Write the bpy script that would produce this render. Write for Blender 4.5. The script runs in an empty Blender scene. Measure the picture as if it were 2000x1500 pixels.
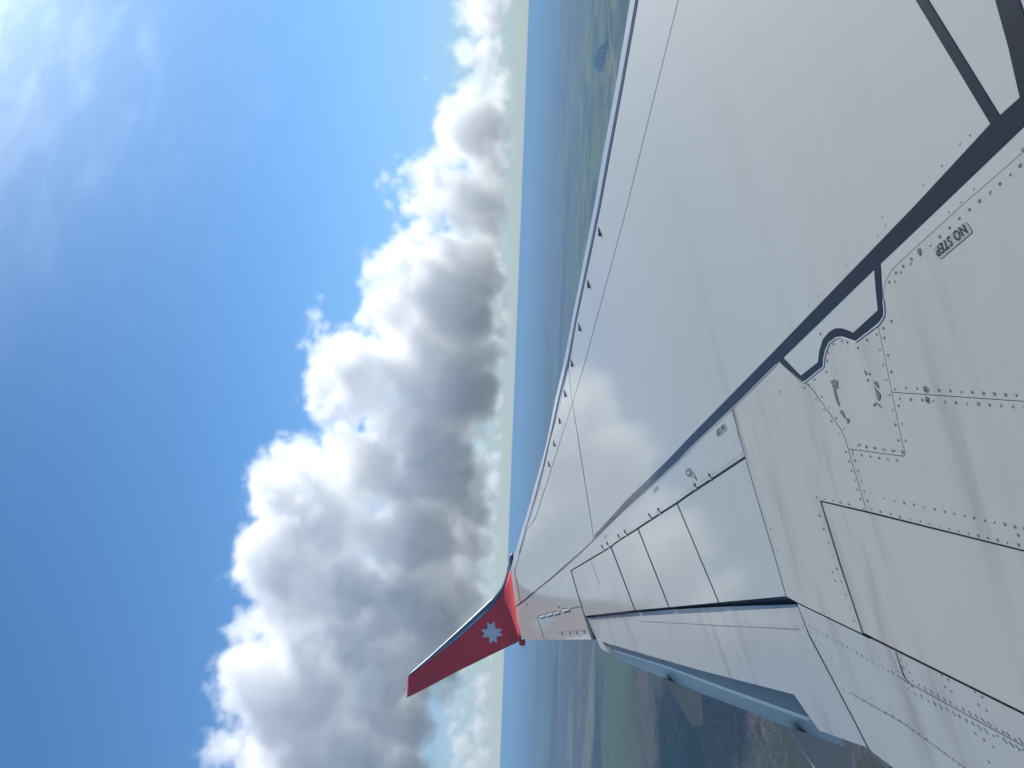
import bpy, bmesh, math, random
import numpy as np
from mathutils import Matrix, Vector

C = bpy.data.collections.new('scene'); bpy.context.scene.collection.children.link(C)
scn = bpy.context.scene
# ------------------------------------------------------------------ camera (phone held sideways: world up is the picture's left)
AL = 0.038; PITCH = 0.0035; FPX = 1500.0
cam_d = bpy.data.cameras.new('camera'); cam = bpy.data.objects.new('camera', cam_d); C.objects.link(cam)
hh = math.hypot(1, AL)
ax = Vector((AL / hh, 0, -1 / hh)); ay = Vector((1 / hh, 0, AL / hh)); az = Vector((0, -1, 0))
R0 = Matrix((ax, ay, az)).transposed()
cam.matrix_world = (Matrix.Rotation(PITCH, 3, 'X') @ R0).to_4x4()
cam_d.sensor_width = 36; cam_d.lens = 36 * FPX / 2000; cam_d.clip_start = 0.05; cam_d.clip_end = 900000
scn.camera = cam
# ------------------------------------------------------------------ sky and sun
SUN_EL, SUN_AZ = math.radians(41), math.radians(35)         # azimuth to the right of the view direction
SUN_DIR = Vector((math.sin(SUN_AZ) * math.cos(SUN_EL), math.cos(SUN_AZ) * math.cos(SUN_EL), math.sin(SUN_EL)))
w = bpy.data.worlds.new('World'); scn.world = w; w.use_nodes = True
nt = w.node_tree; nt.nodes.clear()
out = nt.nodes.new('ShaderNodeOutputWorld'); bg = nt.nodes.new('ShaderNodeBackground'); sky = nt.nodes.new('ShaderNodeTexSky')
sky.sky_type = 'NISHITA'; sky.sun_disc = False; sky.sun_elevation = SUN_EL; sky.sun_rotation = SUN_AZ
sky.altitude = 1500; sky.air_density = 1.0; sky.dust_density = 0.3; sky.ozone_density = 1.5
bg.inputs['Strength'].default_value = 0.10
# murk that lies along the whole horizon, the same in every direction
tcw = nt.nodes.new('ShaderNodeTexCoord'); sxw = nt.nodes.new('ShaderNodeSeparateXYZ'); nt.links.new(tcw.outputs['Generated'], sxw.inputs[0])
def wm(op, a, b=None, clamp=False):
    n = nt.nodes.new('ShaderNodeMath'); n.operation = op; n.use_clamp = clamp
    for i, v in enumerate((a, b)):
        if v is None: continue
        if isinstance(v, (int, float)): n.inputs[i].default_value = v
        else: nt.links.new(v, n.inputs[i])
    return n.outputs[0]
el_ = wm('MAXIMUM', sxw.outputs[2], 0.0)
fac = wm('EXPONENT', wm('MULTIPLY', wm('POWER', wm('MULTIPLY', el_, 6.0), 1.5), -1.0))
clear = nt.nodes.new('ShaderNodeMix'); clear.data_type = 'RGBA'; clear.blend_type = 'MULTIPLY'; clear.inputs[0].default_value = 1
nt.links.new(sky.outputs[0], clear.inputs[6]); clear.inputs[7].default_value = (.55, .88, 1.10, 1)
murk = nt.nodes.new('ShaderNodeMix'); murk.data_type = 'RGBA'; nt.links.new(wm('MULTIPLY', el_, 7.0, True), murk.inputs[0])
murk.inputs[6].default_value = (3.9, 4.8, 4.9, 1); murk.inputs[7].default_value = (2.5, 4.0, 6.2, 1)
tint = nt.nodes.new('ShaderNodeMix'); tint.data_type = 'RGBA'; nt.links.new(fac, tint.inputs[0])
nt.links.new(clear.outputs[2], tint.inputs[6]); nt.links.new(murk.outputs[2], tint.inputs[7])
# brightness round the sun, with window-pane glare streaks painted into the sky
dt = nt.nodes.new('ShaderNodeVectorMath'); dt.operation = 'DOT_PRODUCT'; nt.links.new(tcw.outputs['Generated'], dt.inputs[0]); dt.inputs[1].default_value = SUN_DIR
ang = wm('ARCCOSINE', wm('MINIMUM', dt.outputs['Value'], .99999))
glow = wm('EXPONENT', wm('MULTIPLY', ang, -1 / math.radians(6)))
mpw = nt.nodes.new('ShaderNodeMapping'); mpw.inputs['Rotation'].default_value = (.3, .2, .5); mpw.inputs['Scale'].default_value = (7, 30, 16); nt.links.new(tcw.outputs['Generated'], mpw.inputs[0])
nzw = nt.nodes.new('ShaderNodeTexNoise'); nzw.inputs['Scale'].default_value = 1.4; nzw.inputs['Detail'].default_value = 5; nt.links.new(mpw.outputs[0], nzw.inputs['Vector'])
glare_streaks = wm('MULTIPLY', wm('SUBTRACT', nzw.outputs[0], .49, True), 4.5, True)
glow2 = wm('MULTIPLY', glare_streaks, wm('EXPONENT', wm('MULTIPLY', ang, -1 / math.radians(5.5))))
gs = wm('ADD', wm('MULTIPLY', glow, 34.0), wm('MULTIPLY', glow2, 22.0))
gc = nt.nodes.new('ShaderNodeCombineColor')
for i_, g_ in enumerate((.9, 1.0, 1.0)): nt.links.new(wm('MULTIPLY', gs, g_), gc.inputs[i_])
addg = nt.nodes.new('ShaderNodeMix'); addg.data_type = 'RGBA'; addg.blend_type = 'ADD'; addg.inputs[0].default_value = 1
nt.links.new(tint.outputs[2], addg.inputs[6]); nt.links.new(gc.outputs[0], addg.inputs[7])
nt.links.new(addg.outputs[2], bg.inputs['Color']); nt.links.new(bg.outputs[0], out.inputs['Surface'])
sd = bpy.data.lights.new('sun', 'SUN'); sd.energy = 4.2; sd.angle = math.radians(0.53); sd.color = (1.0, 0.955, 0.88)
so = bpy.data.objects.new('sun', sd); C.objects.link(so)
so.rotation_euler = SUN_DIR.to_track_quat('Z', 'Y').to_euler()
scn.view_settings.view_transform = 'Standard'; scn.view_settings.look = 'None'
scn.view_settings.exposure = 0.25; scn.view_settings.gamma = 1.0
try: scn.view_settings.use_curve_mapping = False
except Exception: pass
scn.cycles.max_bounces = 50; scn.cycles.volume_bounces = 48
scn.cycles.diffuse_bounces = 3; scn.cycles.glossy_bounces = 3; scn.cycles.transparent_max_bounces = 8
scn.cycles.volume_max_steps = 512; scn.cycles.volume_step_rate = 1.5
scn.cycles.caustics_reflective = False; scn.cycles.caustics_refractive = False

def ray(px, py):
    dx, dy = (px - 1000) / FPX, (py - 750) / FPX
    return np.array(((AL * dx - dy) / hh, 1.0, (-dx - AL * dy) / hh + PITCH))
# ------------------------------------------------------------------ materials
def new_mat(name):
    m = bpy.data.materials.new(name); m.use_nodes = True
    return m, m.node_tree, m.node_tree.nodes['Principled BSDF']
def simple(name, col, rough=.5, metal=0, coat=0, coat_r=.05, ior=1.5, var=0, vscale=8):
    m, t, b = new_mat(name)
    b.inputs['Base Color'].default_value = (*col, 1); b.inputs['Roughness'].default_value = rough
    b.inputs['Metallic'].default_value = metal; b.inputs['Coat Weight'].default_value = coat
    b.inputs['Coat Roughness'].default_value = coat_r; b.inputs['IOR'].default_value = ior
    if var:
        tc = t.nodes.new('ShaderNodeTexCoord'); n = t.nodes.new('ShaderNodeTexNoise')
        n.inputs['Scale'].default_value = vscale; n.inputs['Detail'].default_value = 5
        t.links.new(tc.outputs['Object'], n.inputs['Vector'])
        mx = t.nodes.new('ShaderNodeMix'); mx.data_type = 'RGBA'
        mx.inputs[6].default_value = (*[c * (1 - var) for c in col], 1); mx.inputs[7].default_value = (*[min(1, c * (1 + var)) for c in col], 1)
        t.links.new(n.outputs[0], mx.inputs[0]); t.links.new(mx.outputs[2], b.inputs['Base Color'])
    return m
def paint(name, col, coat=.6, dirt=.25, dirtcol=(.62, .56, .5), rough=.45, streak=1.0, coat_r=.07):
    """aircraft paint: soft stains drawn out along the airflow, fine mottling, faint waviness of the sheet"""
    m, t, b = new_mat(name); N = t.nodes; L = t.links
    tc = N.new('ShaderNodeTexCoord')
    def noise(scale, vec3, detail=4, rough_=.55, loc=(0, 0, 0)):
        mp = N.new('ShaderNodeMapping'); mp.inputs['Scale'].default_value = vec3; mp.inputs['Location'].default_value = loc
        L.new(tc.outputs['Object'], mp.inputs[0]); n = N.new('ShaderNodeTexNoise')
        n.inputs['Scale'].default_value = scale; n.inputs['Detail'].default_value = detail; n.inputs['Roughness'].default_value = rough_
        L.new(mp.outputs[0], n.inputs['Vector']); return n.outputs[0]
    def rng_(v, a, b2):
        r = N.new('ShaderNodeMapRange'); r.interpolation_type = 'SMOOTHSTEP'; r.inputs[1].default_value = a; r.inputs[2].default_value = b2
        L.new(v, r.inputs[0]); return r.outputs[0]
    def mul(a, b2):
        n = N.new('ShaderNodeMath'); n.operation = 'MULTIPLY'; n.use_clamp = True
        for i, v in enumerate((a, b2)):
            if isinstance(v, (int, float)): n.inputs[i].default_value = v
            else: L.new(v, n.inputs[i])
        return n.outputs[0]
    s1 = rng_(noise(1.0, (.7, 7, 1), 5, .62), .45, .8)      # long narrow streaks
    s2 = rng_(noise(1.0, (.5, 1.1, 1), 3, .5, (3, 7, 0)), .42, .7)
    s3 = rng_(noise(9.0, (1, 1, 1), 8, .7), .55, .8)
    mix = N.new('ShaderNodeMix'); mix.data_type = 'RGBA'; mix.inputs[6].default_value = (*col, 1)
    mix.inputs[7].default_value = (*[c * d for c, d in zip(col, dirtcol)], 1)
    ad = N.new('ShaderNodeMath'); ad.operation = 'ADD'; ad.use_clamp = True
    L.new(mul(mul(s1, s2), dirt * 2.2 * streak), ad.inputs[0]); L.new(mul(s3, dirt * .35), ad.inputs[1])
    L.new(ad.outputs[0], mix.inputs[0])
    m2 = N.new('ShaderNodeMix'); m2.data_type = 'RGBA'; m2.blend_type = 'MULTIPLY'; m2.inputs[0].default_value = 1
    big = noise(.8, (1, 1, 1), 3, .5, (11, 2, 0)); g = N.new('ShaderNodeMapRange'); g.inputs[3].default_value = .93; g.inputs[4].default_value = 1.06
    L.new(big, g.inputs[0]); cb = N.new('ShaderNodeCombineColor')
    for i in range(3): L.new(g.outputs[0], cb.inputs[i])
    L.new(mix.outputs[2], m2.inputs[6]); L.new(cb.outputs[0], m2.inputs[7]); L.new(m2.outputs[2], b.inputs['Base Color'])
    b.inputs['Roughness'].default_value = rough; b.inputs['Coat Weight'].default_value = coat; b.inputs['Coat Roughness'].default_value = coat_r
    rr = N.new('ShaderNodeMapRange'); rr.inputs[3].default_value = coat_r; rr.inputs[4].default_value = coat_r + .12
    L.new(ad.outputs[0], rr.inputs[0]); L.new(rr.outputs[0], b.inputs['Coat Roughness'])
    bp = N.new('ShaderNodeBump'); bp.inputs['Strength'].default_value = .35; bp.inputs['Distance'].default_value = .0022
    L.new(noise(1.6, (1, 1, 1), 2, .4, (5, 5, 0)), bp.inputs['Height']); L.new(bp.outputs[0], b.inputs['Normal']); L.new(bp.outputs[0], b.inputs['Coat Normal'])
    return m
M = dict(
    skin=paint('wing_grey_paint', (.44, .455, .41), coat=.7, dirt=.12, rough=.7),
    skin_root=paint('wing_grey_paint_root', (.43, .435, .385), coat=.4, dirt=.68, coat_r=.12, rough=.7),
    spoiler=paint('spoiler_paint', (.44, .45, .40), coat=.75, dirt=.18, rough=.7),
    flap=paint('flap_paint', (.46, .455, .405), coat=.45, dirt=.8, coat_r=.1),
    aft=paint('aft_flap_paint', (.56, .51, .44), coat=.2, dirt=.3, coat_r=.2),
    gap=simple('dark_sealant', (.12, .105, .095), .75, var=.4, vscale=20),
    stripe=simple('black_wing_stripe', (.013, .015, .021), .6, coat=.7, coat_r=.05, var=.2, vscale=3),
    slat=simple('slat_grey_paint', (.5, .51, .51), .35, coat=.5, var=.06, vscale=5),
    bare=simple('bare_metal', (.42, .42, .42), .34, metal=1, var=.05),
    cove=simple('cove_shade_blue_grey', (.11, .14, .19), .25, coat=1, coat_r=.05),  # shade and reflected sky of the recesses put into the colour
    red=simple('winglet_red', (.95, .10, .10), .6, coat=.12, coat_r=.15, var=.05, vscale=2),
    white=simple('emblem_pale_grey', (.8, .78, .76), .45, coat=.2),
    lip=simple('pale_sealant', (.62, .62, .6), .5),
    chip=simple('worn_primer', (.16, .15, .135), .7, var=.3, vscale=60),
    fast=simple('fastener_steel', (.15, .15, .15), .5, metal=.2),
    fairing=simple('fairing_ground_reflection', (.58, .49, .41), .6, var=.1, vscale=3),  # brown of the reflected ground put into the light grey pods' colour
    letter=simple('placard_black', (.03, .032, .036), .5),
    plac=simple('placard_pale', (.34, .335, .31), .5, var=.05, vscale=30),
    glass=simple('nav_light_lens', (.06, .08, .09), .08, coat=1),
    vg=simple('vortex_generator_grey', (.16, .165, .16), .5),
)
# ------------------------------------------------------------------ wing surface: x forward, y outboard, z up, measured from the eye point
PSI = -0.04847; WH = 1.2; WA = 0.14578; WB = 0.0023; WC = 0.36208
cp_, sp_ = math.cos(PSI), math.sin(PSI)
ROOT = np.array((0.0, 2.2, -1.15))            # wing empty, in the wing's own axes
def wray(px, py):
    r, f, u = ray(px, py); return np.array((sp_ * f + cp_ * r, cp_ * f - sp_ * r, u))
def zw(F, S):
    fr = .9 - .36 * S                                   # mid-chord line; the wing twists nose-down about it towards the tip
    return -WH + WA * S + WB * S * S + WC * fr + (WC - .01365 * min(max(S, 0), 17)) * (F - fr)
def hit(px, py, zfun, t0=None):
    d = wray(px, py); t = t0 or 3.0
    g = lambda t: d[2] * t - zfun(d[0] * t, d[1] * t)
    lo = .3; glo = g(lo); hi = lo
    while hi < 60:
        hi += .25
        if g(hi) * glo <= 0: break
    else: return d * 60
    for _ in range(40):
        mid = (lo + hi) / 2
        if g(mid) * glo > 0: lo = mid
        else: hi = mid
    return d * (lo + hi) / 2
def onw(px, py, off=0.0): return hit(px, py, lambda F, S: zw(F, S) + off)
def nrm(zfun, F, S):
    e = 1e-3; n = Vector((-(zfun(F + e, S) - zfun(F - e, S)) / (2 * e), -(zfun(F, S + e) - zfun(F, S - e)) / (2 * e), 1)); return n.normalized()
def tag(o, **k):
    for a, v in k.items(): o[a] = v
    return o
wing = bpy.data.objects.new('airliner_wing', None); C.objects.link(wing)
wing.matrix_world = Matrix.Rotation(PSI, 4, 'Z') @ Matrix.Translation(Vector(ROOT))
tag(wing, label='pale grey airliner wing with black stripe, open flaps and upswept red winglet', category='wing')
def obj(name, verts, faces, mat, parent=wing, normals=None, smooth=False, **props):
    me = bpy.data.meshes.new(name)
    V = [tuple(np.asarray(v, float) - ROOT) for v in verts] if parent is not None else verts
    me.from_pydata(V, [], faces); me.update()
    me.materials.append(mat)
    if smooth or normals is not None: me.polygons.foreach_set('use_smooth', [True] * len(me.polygons))
    if normals is not None: me.normals_split_custom_set(normals)
    o = bpy.data.objects.new(name, me); C.objects.link(o)
    if parent is not None: o.parent = parent
    return tag(o, **props)
def resample(P, step=45):
    out = []
    for i in range(len(P)):
        a, b = P[i], P[(i + 1) % len(P)]
        n = max(1, int(math.dist(a, b) / step))
        for k in range(n): out.append((a[0] + (b[0] - a[0]) * k / n, a[1] + (b[1] - a[1]) * k / n))
    return out
def inset(P, g):
    n = len(P); A = sum(P[i][0] * P[(i + 1) % n][1] - P[(i + 1) % n][0] * P[i][1] for i in range(n)); s = 1 if A > 0 else -1
    out = []
    for i in range(n):
        a, b, c = P[i - 1], P[i], P[(i + 1) % n]
        def nn(p, q):
            dx, dy = q[0] - p[0], q[1] - p[1]; l = math.hypot(dx, dy) or 1; return (-dy / l * s, dx / l * s)
        n1, n2 = nn(a, b), nn(b, c); mx, my = n1[0] + n2[0], n1[1] + n2[1]; l = mx * mx + my * my
        if l < 1e-6: out.append(b); continue
        k = 2 / l; k = min(k, 1.6)
        out.append((b[0] + mx * k * g, b[1] + my * k * g))
    return out
def plate(name, P, mat, zfun=zw, lift=.004, thick=.008, gap=.7, parent=wing, step=.4, **props):
    """sheet cut to an outline, following the curved wing surface, with real edges"""
    P = resample(inset(P, gap) if gap else P)
    FS = [hit(x, y, lambda F, S: zfun(F, S) + lift) for x, y in P]
    bm = bmesh.new(); vs = [bm.verts.new((p[0], p[1], 0)) for p in FS]
    f = bm.faces.new(vs); bm.normal_update()
    if f.normal.z < 0: f.normal_flip()
    bmesh.ops.triangulate(bm, faces=[f])
    ys = [v.co.y for v in bm.verts]; xs = [v.co.x for v in bm.verts]
    for lo_, hi_, no in ((min(ys), max(ys), (0, 1, 0)), (min(xs), max(xs), (1, 0, 0))):
        k = math.ceil(lo_ / step) * step
        while k < hi_:
            bmesh.ops.bisect_plane(bm, geom=bm.verts[:] + bm.edges[:] + bm.faces[:], plane_co=(k * no[0], k * no[1], 0), plane_no=no, dist=1e-6)
            k += step
    bmesh.ops.triangulate(bm, faces=[q for q in bm.faces if len(q.verts) > 4])
    bm.normal_update()
    V = []; Fc = []; Nn = []
    bm.verts.index_update(); nv = len(bm.verts)
    for v in bm.verts: V.append((v.co.x, v.co.y, zfun(v.co.x, v.co.y) + lift))
    for v in bm.verts: V.append((v.co.x, v.co.y, zfun(v.co.x, v.co.y) + lift - thick))
    nv_ = {v.index: nrm(zfun, v.co.x, v.co.y) for v in bm.verts}
    for q in bm.faces:
        ids = [v.index for v in q.verts]
        if q.normal.z < 0: ids = ids[::-1]
        Fc.append(ids); Nn += [nv_[i] for i in ids]
        Fc.append([i + nv for i in ids[::-1]]); Nn += [-nv_[i] for i in ids]
    for e in bm.edges:
        if len(e.link_faces) == 1:
            lf = e.link_faces[0]
            for lp in lf.loops:
                if lp.edge == e: a, b = lp.vert.index, lp.link_loop_next.vert.index
            if lf.normal.z < 0: a, b = b, a
            ids = [b, a, a + nv, b + nv]; Fc.append(ids)
            dx, dy = V[b][0] - V[a][0], V[b][1] - V[a][1]; n_ = Vector((dy, -dx, 0)).normalized() if math.hypot(dx, dy) > 1e-9 else Vector((0, 0, 1))
            Nn += [n_] * 4
    bm.free()
    return obj(name, V, Fc, mat, parent, Nn, **props)
def ribbon(name, P, wpx, mat, zfun=zw, lift=.006, thick=.003, parent=wing, **props):
    """thin strip of width wpx (photo pixels, so its real width falls out of its distance) along a line"""
    L_ = []; R_ = []
    for i, p in enumerate(P):
        a = P[max(0, i - 1)]; b = P[min(len(P) - 1, i + 1)]; dx, dy = b[0] - a[0], b[1] - a[1]; l = math.hypot(dx, dy) or 1
        w_ = wpx if isinstance(wpx, (int, float)) else wpx[0] + (wpx[1] - wpx[0]) * i / (len(P) - 1)
        L_.append((p[0] - dy / l * w_ / 2, p[1] + dx / l * w_ / 2)); R_.append((p[0] + dy / l * w_ / 2, p[1] - dx / l * w_ / 2))
    return plate(name, L_ + R_[::-1], mat, zfun, lift, thick, 0, parent, **props)
# ------------------------------------------------------------------ outlines read off the photograph and laid on the wing surface
LO = [(1255, -120), (1231, 0), (1204, 160), (1178, 300), (1161, 400), (1141.5, 500), (1115.3, 633), (1102.7, 700), (1084.4, 780), (1067.6, 864), (1043.8, 950), (1020, 1032), (1003, 1088)]
BI = [(1268, -120), (1246.7, 0), (1218.4, 160), (1192, 300), (1173.5, 400), (1153, 500), (1124.7, 633), (1113, 700), (1093, 790), (1073, 864), (1053.6, 950), (1029.8, 1032), (1015.8, 1080)]
BL = [(a[0] + (b[0] - a[0]) * .6, a[1]) for a, b in zip(LO, BI)]
PLN = [(1354, -120), (1324.7, 0), (1250, 300), (1225.5, 400), (1198.7, 500), (1144.7, 700), (1118, 788)]
PLN2 = [(1118, 788), (1080, 905), (1045, 1014)]
RIB = [(1118, 788), (1134, 887), (1160, 1053)]
SL = [(1160, 1053), (1222, 993), (1324.7, 900), (1350, 872), (1429, 796.5)]           # lower edge of the stripe
SL0 = [(1018, 1178.5), (1050, 1151.5), (1100, 1111), (1160, 1053)]
BR = [(1521.3, 706), (1565.3, 747)]
BR2 = [(1570.7, 746), (1606.7, 716.5), (1608.3, 698), (1611.5, 684), (1618, 670), (1631, 660.4), (1642.5, 659), (1655.7, 663), (1669, 668), (1714, 637)]
CV = [(1724, 620), (1725.5, 609), (1724, 570.5), (1729, 548.5), (1740, 528), (1755, 513), (1879, 400), (2000, 294.7), (2085, 220)]
V1 = [(1714, 637), (1727.3, 700), (1740.7, 766), (1759.3, 857.3), (1767, 889)]
LN1 = [(1570.7, 746), (1584.7, 758.7), (1643.3, 841.3), (1650, 857.3), (1655.3, 876.5)]
SPT = [(1454, 891), (1387, 935.5), (1358, 954.5), (1321, 981), (1287.5, 1002.5), (1245, 1031), (1209, 1054), (1192.7, 1067), (1115, 1114)]
SPE = [(1454, 891), (1485.4, 996), (1510.3, 1077.7), (1535.2, 1165)]
D1 = [(1321, 981), (1404, 1177.3)]; D2 = [(1245, 1031), (1307, 1186.7)]; D3 = [(1192.7, 1067), (1240.7, 1192.5)]; D4 = [(1115, 1114), (1126, 1153), (1135.5, 1184)]
AH = [(1135.5, 1184), (1111, 1189.5), (1049, 1205.5)]
AE = [(1049, 1205.5), (1063.5, 1250)]
FPL = [(1600.7, 977.3), (1638, 1100), (1683.3, 1237.3)]
FPT = [(1600.7, 977.3), (1691.3, 998.3), (2000, 1074.7), (2085, 1097)]
# dark body under the sheets: everything the top skin covers
body = LO[:] 
body_poly = [(a[0] + (b[0] - a[0]) * .45, a[1]) for a, b in zip(LO, BI)] + [(1000, 1122), (999, 1160), (1017, 1243), (1027, 1248.5), (1155, 1248), (1137, 1189), (1143.5, 1201), (1240, 1190), (1404, 1175), (1534, 1163),
        (1555, 1175), (1683, 1236), (2000, 1393), (2085, 1434), (2085, -120)]
plate('wing_body', body_poly, M['gap'], lift=-.012, thick=.16, gap=0)
M['stripe'].node_tree.nodes['Principled BSDF'].inputs['Specular IOR Level'].default_value = .15
plate('slat', LO + BL[::-1], M['slat'], lift=.004, thick=.05, gap=0)
plate('slat_cove', BL + BI[::-1], M['cove'], lift=-.006, thick=.004, gap=0)
plate('skin_panel', BI[:7] + [(1110, 718), (1118, 788)] + PLN[::-1][1:], M['skin'])
plate('skin_panel', [(1110, 718)] + BI[8:12] + [(1045, 1014), (1080, 905), (1118, 788)], M['skin'])
plate('skin_panel', PLN + RIB[1:] + SL[1:] + BR + BR2[:-1] + [(1714, 637)] + CV + [(2085, -120)], M['skin'], step=.5)
plate('skin_panel', PLN2 + [(1029.8, 1032), (1015.8, 1080), (1005.3, 1114), (1016.5, 1177.5)] + SL0 + RIB[::-1][1:-1], M['skin'])
plate('skin_panel', [(1015.8, 1080), (1003, 1088), (996, 1112), (998.7, 1160), (1003.5, 1187), (1016.5, 1177.5), (1005.3, 1114)], M['skin'])
plate('skin_panel', SL0 + SL[1:] + [(1429, 796.5), (1454, 891)] + SPT[1:] + D4[1:] + AH[1:] + AE[1:] + [(1027, 1250), (1017, 1243), (1003.5, 1187)], M['skin'], step=.5)
plate('aileron', AH + AE[1:] + [(1156, 1249.5), (1141, 1202)], M['skin'], thick=.03)
sps = []
SPB = [(x + .5 * w_, y + .85 * w_) for (x, y), w_ in zip(SPT, (3.6, 3.4, 3.2, 2.8, 2.4, 1.8, 1.3, 1.0, .3))]
for P in ([SPB[0], SPB[1], SPB[2], SPB[3], D1[1], SPE[3], SPE[2], SPE[1]], [SPB[3], SPB[4], SPB[5], D2[1], D1[1]],
          [SPB[5], SPB[6], SPB[7], D3[1], D2[1]], [SPB[7], SPB[8], D4[1], D4[2], (1142, 1204), D3[1]]):
    sps.append(plate('spoiler', inset(P, .4), M['spoiler'], lift=.005, thick=.02, gap=.9))
plate('skin_panel', [(1429, 796.5)] + [(1435, 790)] + BR + LN1 + [(1691.3, 998)] + FPT[:1] + FPL[1:] + [(1555.3, 1176)] + SPE[::-1], M['skin_root'])
plate('access_panel', BR2 + V1[1:4] + [(1767, 886), (1763, 891)] + [(1655.3, 876.5)] + LN1[::-1][1:-1], M['skin_root'])
plate('skin_panel', V1[:1] + CV + [(2085, 789), (2000, 784), (1740.7, 766), (1727.3, 700)], M['skin_root'])
plate('skin_panel', [(1740.7, 766), (2000, 784), (2085, 789), (2085, 1097), (2000, 1074.7), (1691.3, 998), (1655.3, 876.5), (1763, 891), (1767, 886.5), (1759.3, 857.3)], M['skin_root'])
plate('inboard_spoiler', FPT + [(2085, 1437), (2000, 1394.7), (1750, 1270.7), (1683.3, 1237.3), (1638, 1100)], M['skin_root'], lift=.002, gap=3.2)
# ------------------------------------------------------------------ black stripe and its branches (painted sheet 1 mm proud)
UE = [(2080, 110), (1932, 243), (1787, 400), (1518.8, 677.8), (1450, 748), (1350, 849.7), (1302, 900), (1222, 978), (1161, 1045), (1161, 1052), (1130, 1080), (1100, 1106), (1050, 1148.5), (1016, 1177)]
LE2 = [(1017.5, 1178.5), (1050, 1151.5), (1100, 1111), (1130, 1084.5), (1160, 1056), (1222, 993), (1324.7, 900), (1350, 872), (1450, 775.4), (1520, 705), (1528.4, 698.5), (1705.9, 525.7), (1717, 515.3), (1838, 400), (2000, 244), (2085, 165)]
plate('black_stripe', UE + LE2[:3] + [(1130, 1084.5), (1160, 1055.5), (1220.5, 992.5), (1323, 899), (1348.5, 871)] + LE2[8:], M['stripe'], lift=.0052, thick=.0011, gap=0)
branch = [(1520, 705), (1528.4, 698.5), (1562.7, 734), (1596.7, 707.3), (1598.7, 686.7), (1606, 662.7), (1618.7, 648), (1630.7, 641.3), (1642.7, 641.3), (1654.7, 645.3), (1665.3, 650), (1713, 606), (1709, 568), (1705.9, 525.7),
          (1717, 515.3), (1723, 610), (1722, 619), (1713, 630), (1669, 665.5), (1655.7, 661), (1642.5, 656.5), (1630.5, 658), (1617, 667.5), (1609.8, 683), (1606.7, 699), (1605.4, 715), (1570, 743.7), (1565.3, 744.5)]
plate('black_stripe', branch, M['stripe'], lift=.0053, thick=.0011, gap=0)
plate('black_stripe', [(1785.3, -1), (1771, -25), (1714, -120), (1738, -120), (1809, -1), (1964, 250.7), (1945, 262), (1932, 243), (1860, 122.7)], M['stripe'], lift=.0054, thick=.0011, gap=0)
plate('black_stripe', [(1915, -120), (1941, 0), (1966.7, 93), (1994.7, 216), (2060, 150), (2000, 40), (1986.7, 0), (1955, -120)], M['stripe'], lift=.0055, thick=.0011, gap=0)
ribbon('pale_sealant_line', [(1565.3, 748)] + BR2[:-1] + [(1714, 634), (1724, 619), (1725.2, 609), (1723, 585)], 1.5, M['lip'], lift=.006, thick=.002)
ribbon('pale_sealant_line', [(1222, 995), (1324.7, 901.8), (1350, 873.8), (1450, 777.2), (1515, 712)], 1.2, M['lip'], lift=.006, thick=.002)
# ------------------------------------------------------------------ flaps, dropped on their tracks
hA = onw(1143, 1205); hB = onw(1555, 1178); kH = (hB[0] - hA[0]) / (hB[1] - hA[1])
def Fh(S): return hA[0] + kH * (S - hA[1])
hC = onw(1556, 1177); hD = onw(2000, 1395); kI = (hD[0] - hC[0]) / (hD[1] - hC[1])
def Fi(S): return hC[0] + kI * (S - hC[1])
def z_out(F, S):
    d = max(0, Fh(S) - F); return zw(F, S) - .022 - .06 * d - .06 * d * d
def z_in(F, S):
    d = max(0, min(Fh(S), Fi(S)) - F) if S > hC[1] - 3 else 0
    d2 = max(0, Fi(S) - F); return zw(F, S) - .006 - .06 * d2 - .05 * d2 * d2
FMp = [(1147, 1206.5), (1240, 1196.5), (1310, 1190.5), (1412, 1184.5), (1553, 1180), (1557.5, 1184), (1578, 1240), (1616, 1312), (1668, 1411), (1692, 1458.5), (1599.5, 1426), (1580, 1399), (1550, 1355.5), (1450, 1330), (1352, 1304.5), (1176.5, 1253.5), (1189, 1275), (1173, 1266), (1163, 1244), (1154, 1227)]
plate('flap', FMp, M['flap'], z_out, lift=0, thick=.03, gap=0)
tA = hit(1176.5, 1253.5, z_out); tB = hit(1550, 1355.5, z_out); kT = (tB[0] - tA[0]) / (tB[1] - tA[1])
def Ft(S): return tA[0] + kT * (S - tA[1])
def z_aft(F, S):
    e = Ft(S) + .12 - F; ee = max(0, e); nose = .13 * max(0, 1 - ee / .42) ** 2
    return z_out(min(F + 0, Ft(S) + .12), S) - .07 - nose - .26 * ee - .55 * ee * ee
FAp = [(1190, 1264), (1184, 1253), (1352, 1300), (1450, 1325), (1556, 1352), (1590, 1395), (1600, 1420), (1640, 1436), (1652, 1459), (1600, 1441), (1532, 1417), (1440, 1380), (1382, 1358.5), (1283, 1319), (1217, 1292), (1208, 1287)]
plate('aft_flap', FAp, M['aft'], z_aft, lift=0, thick=.02, gap=0, step=.08)
plate('slot_shade_band', [(1178, 1253), (1352, 1302), (1550, 1353), (1584, 1401), (1577, 1400), (1500, 1372), (1415, 1342), (1310, 1302), (1195, 1267.5)], simple('painted_slot_shade', (.13, .125, .125), .35, var=.35, vscale=3), z_aft, lift=.005, thick=.003, gap=0, step=.08)  # dark band: shade of the slot painted onto the aft flap
ribbon('aft_flap_highlight', [(1198, 1270), (1310, 1305), (1415, 1345), (1500, 1375), (1580, 1404)], (3, 8), simple('painted_flap_highlight', (.75, .70, .62), .3, metal=.5, var=.1), z_aft, lift=.004, thick=.002)  # highlight along the aft flap, painted as a pale strip
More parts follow.
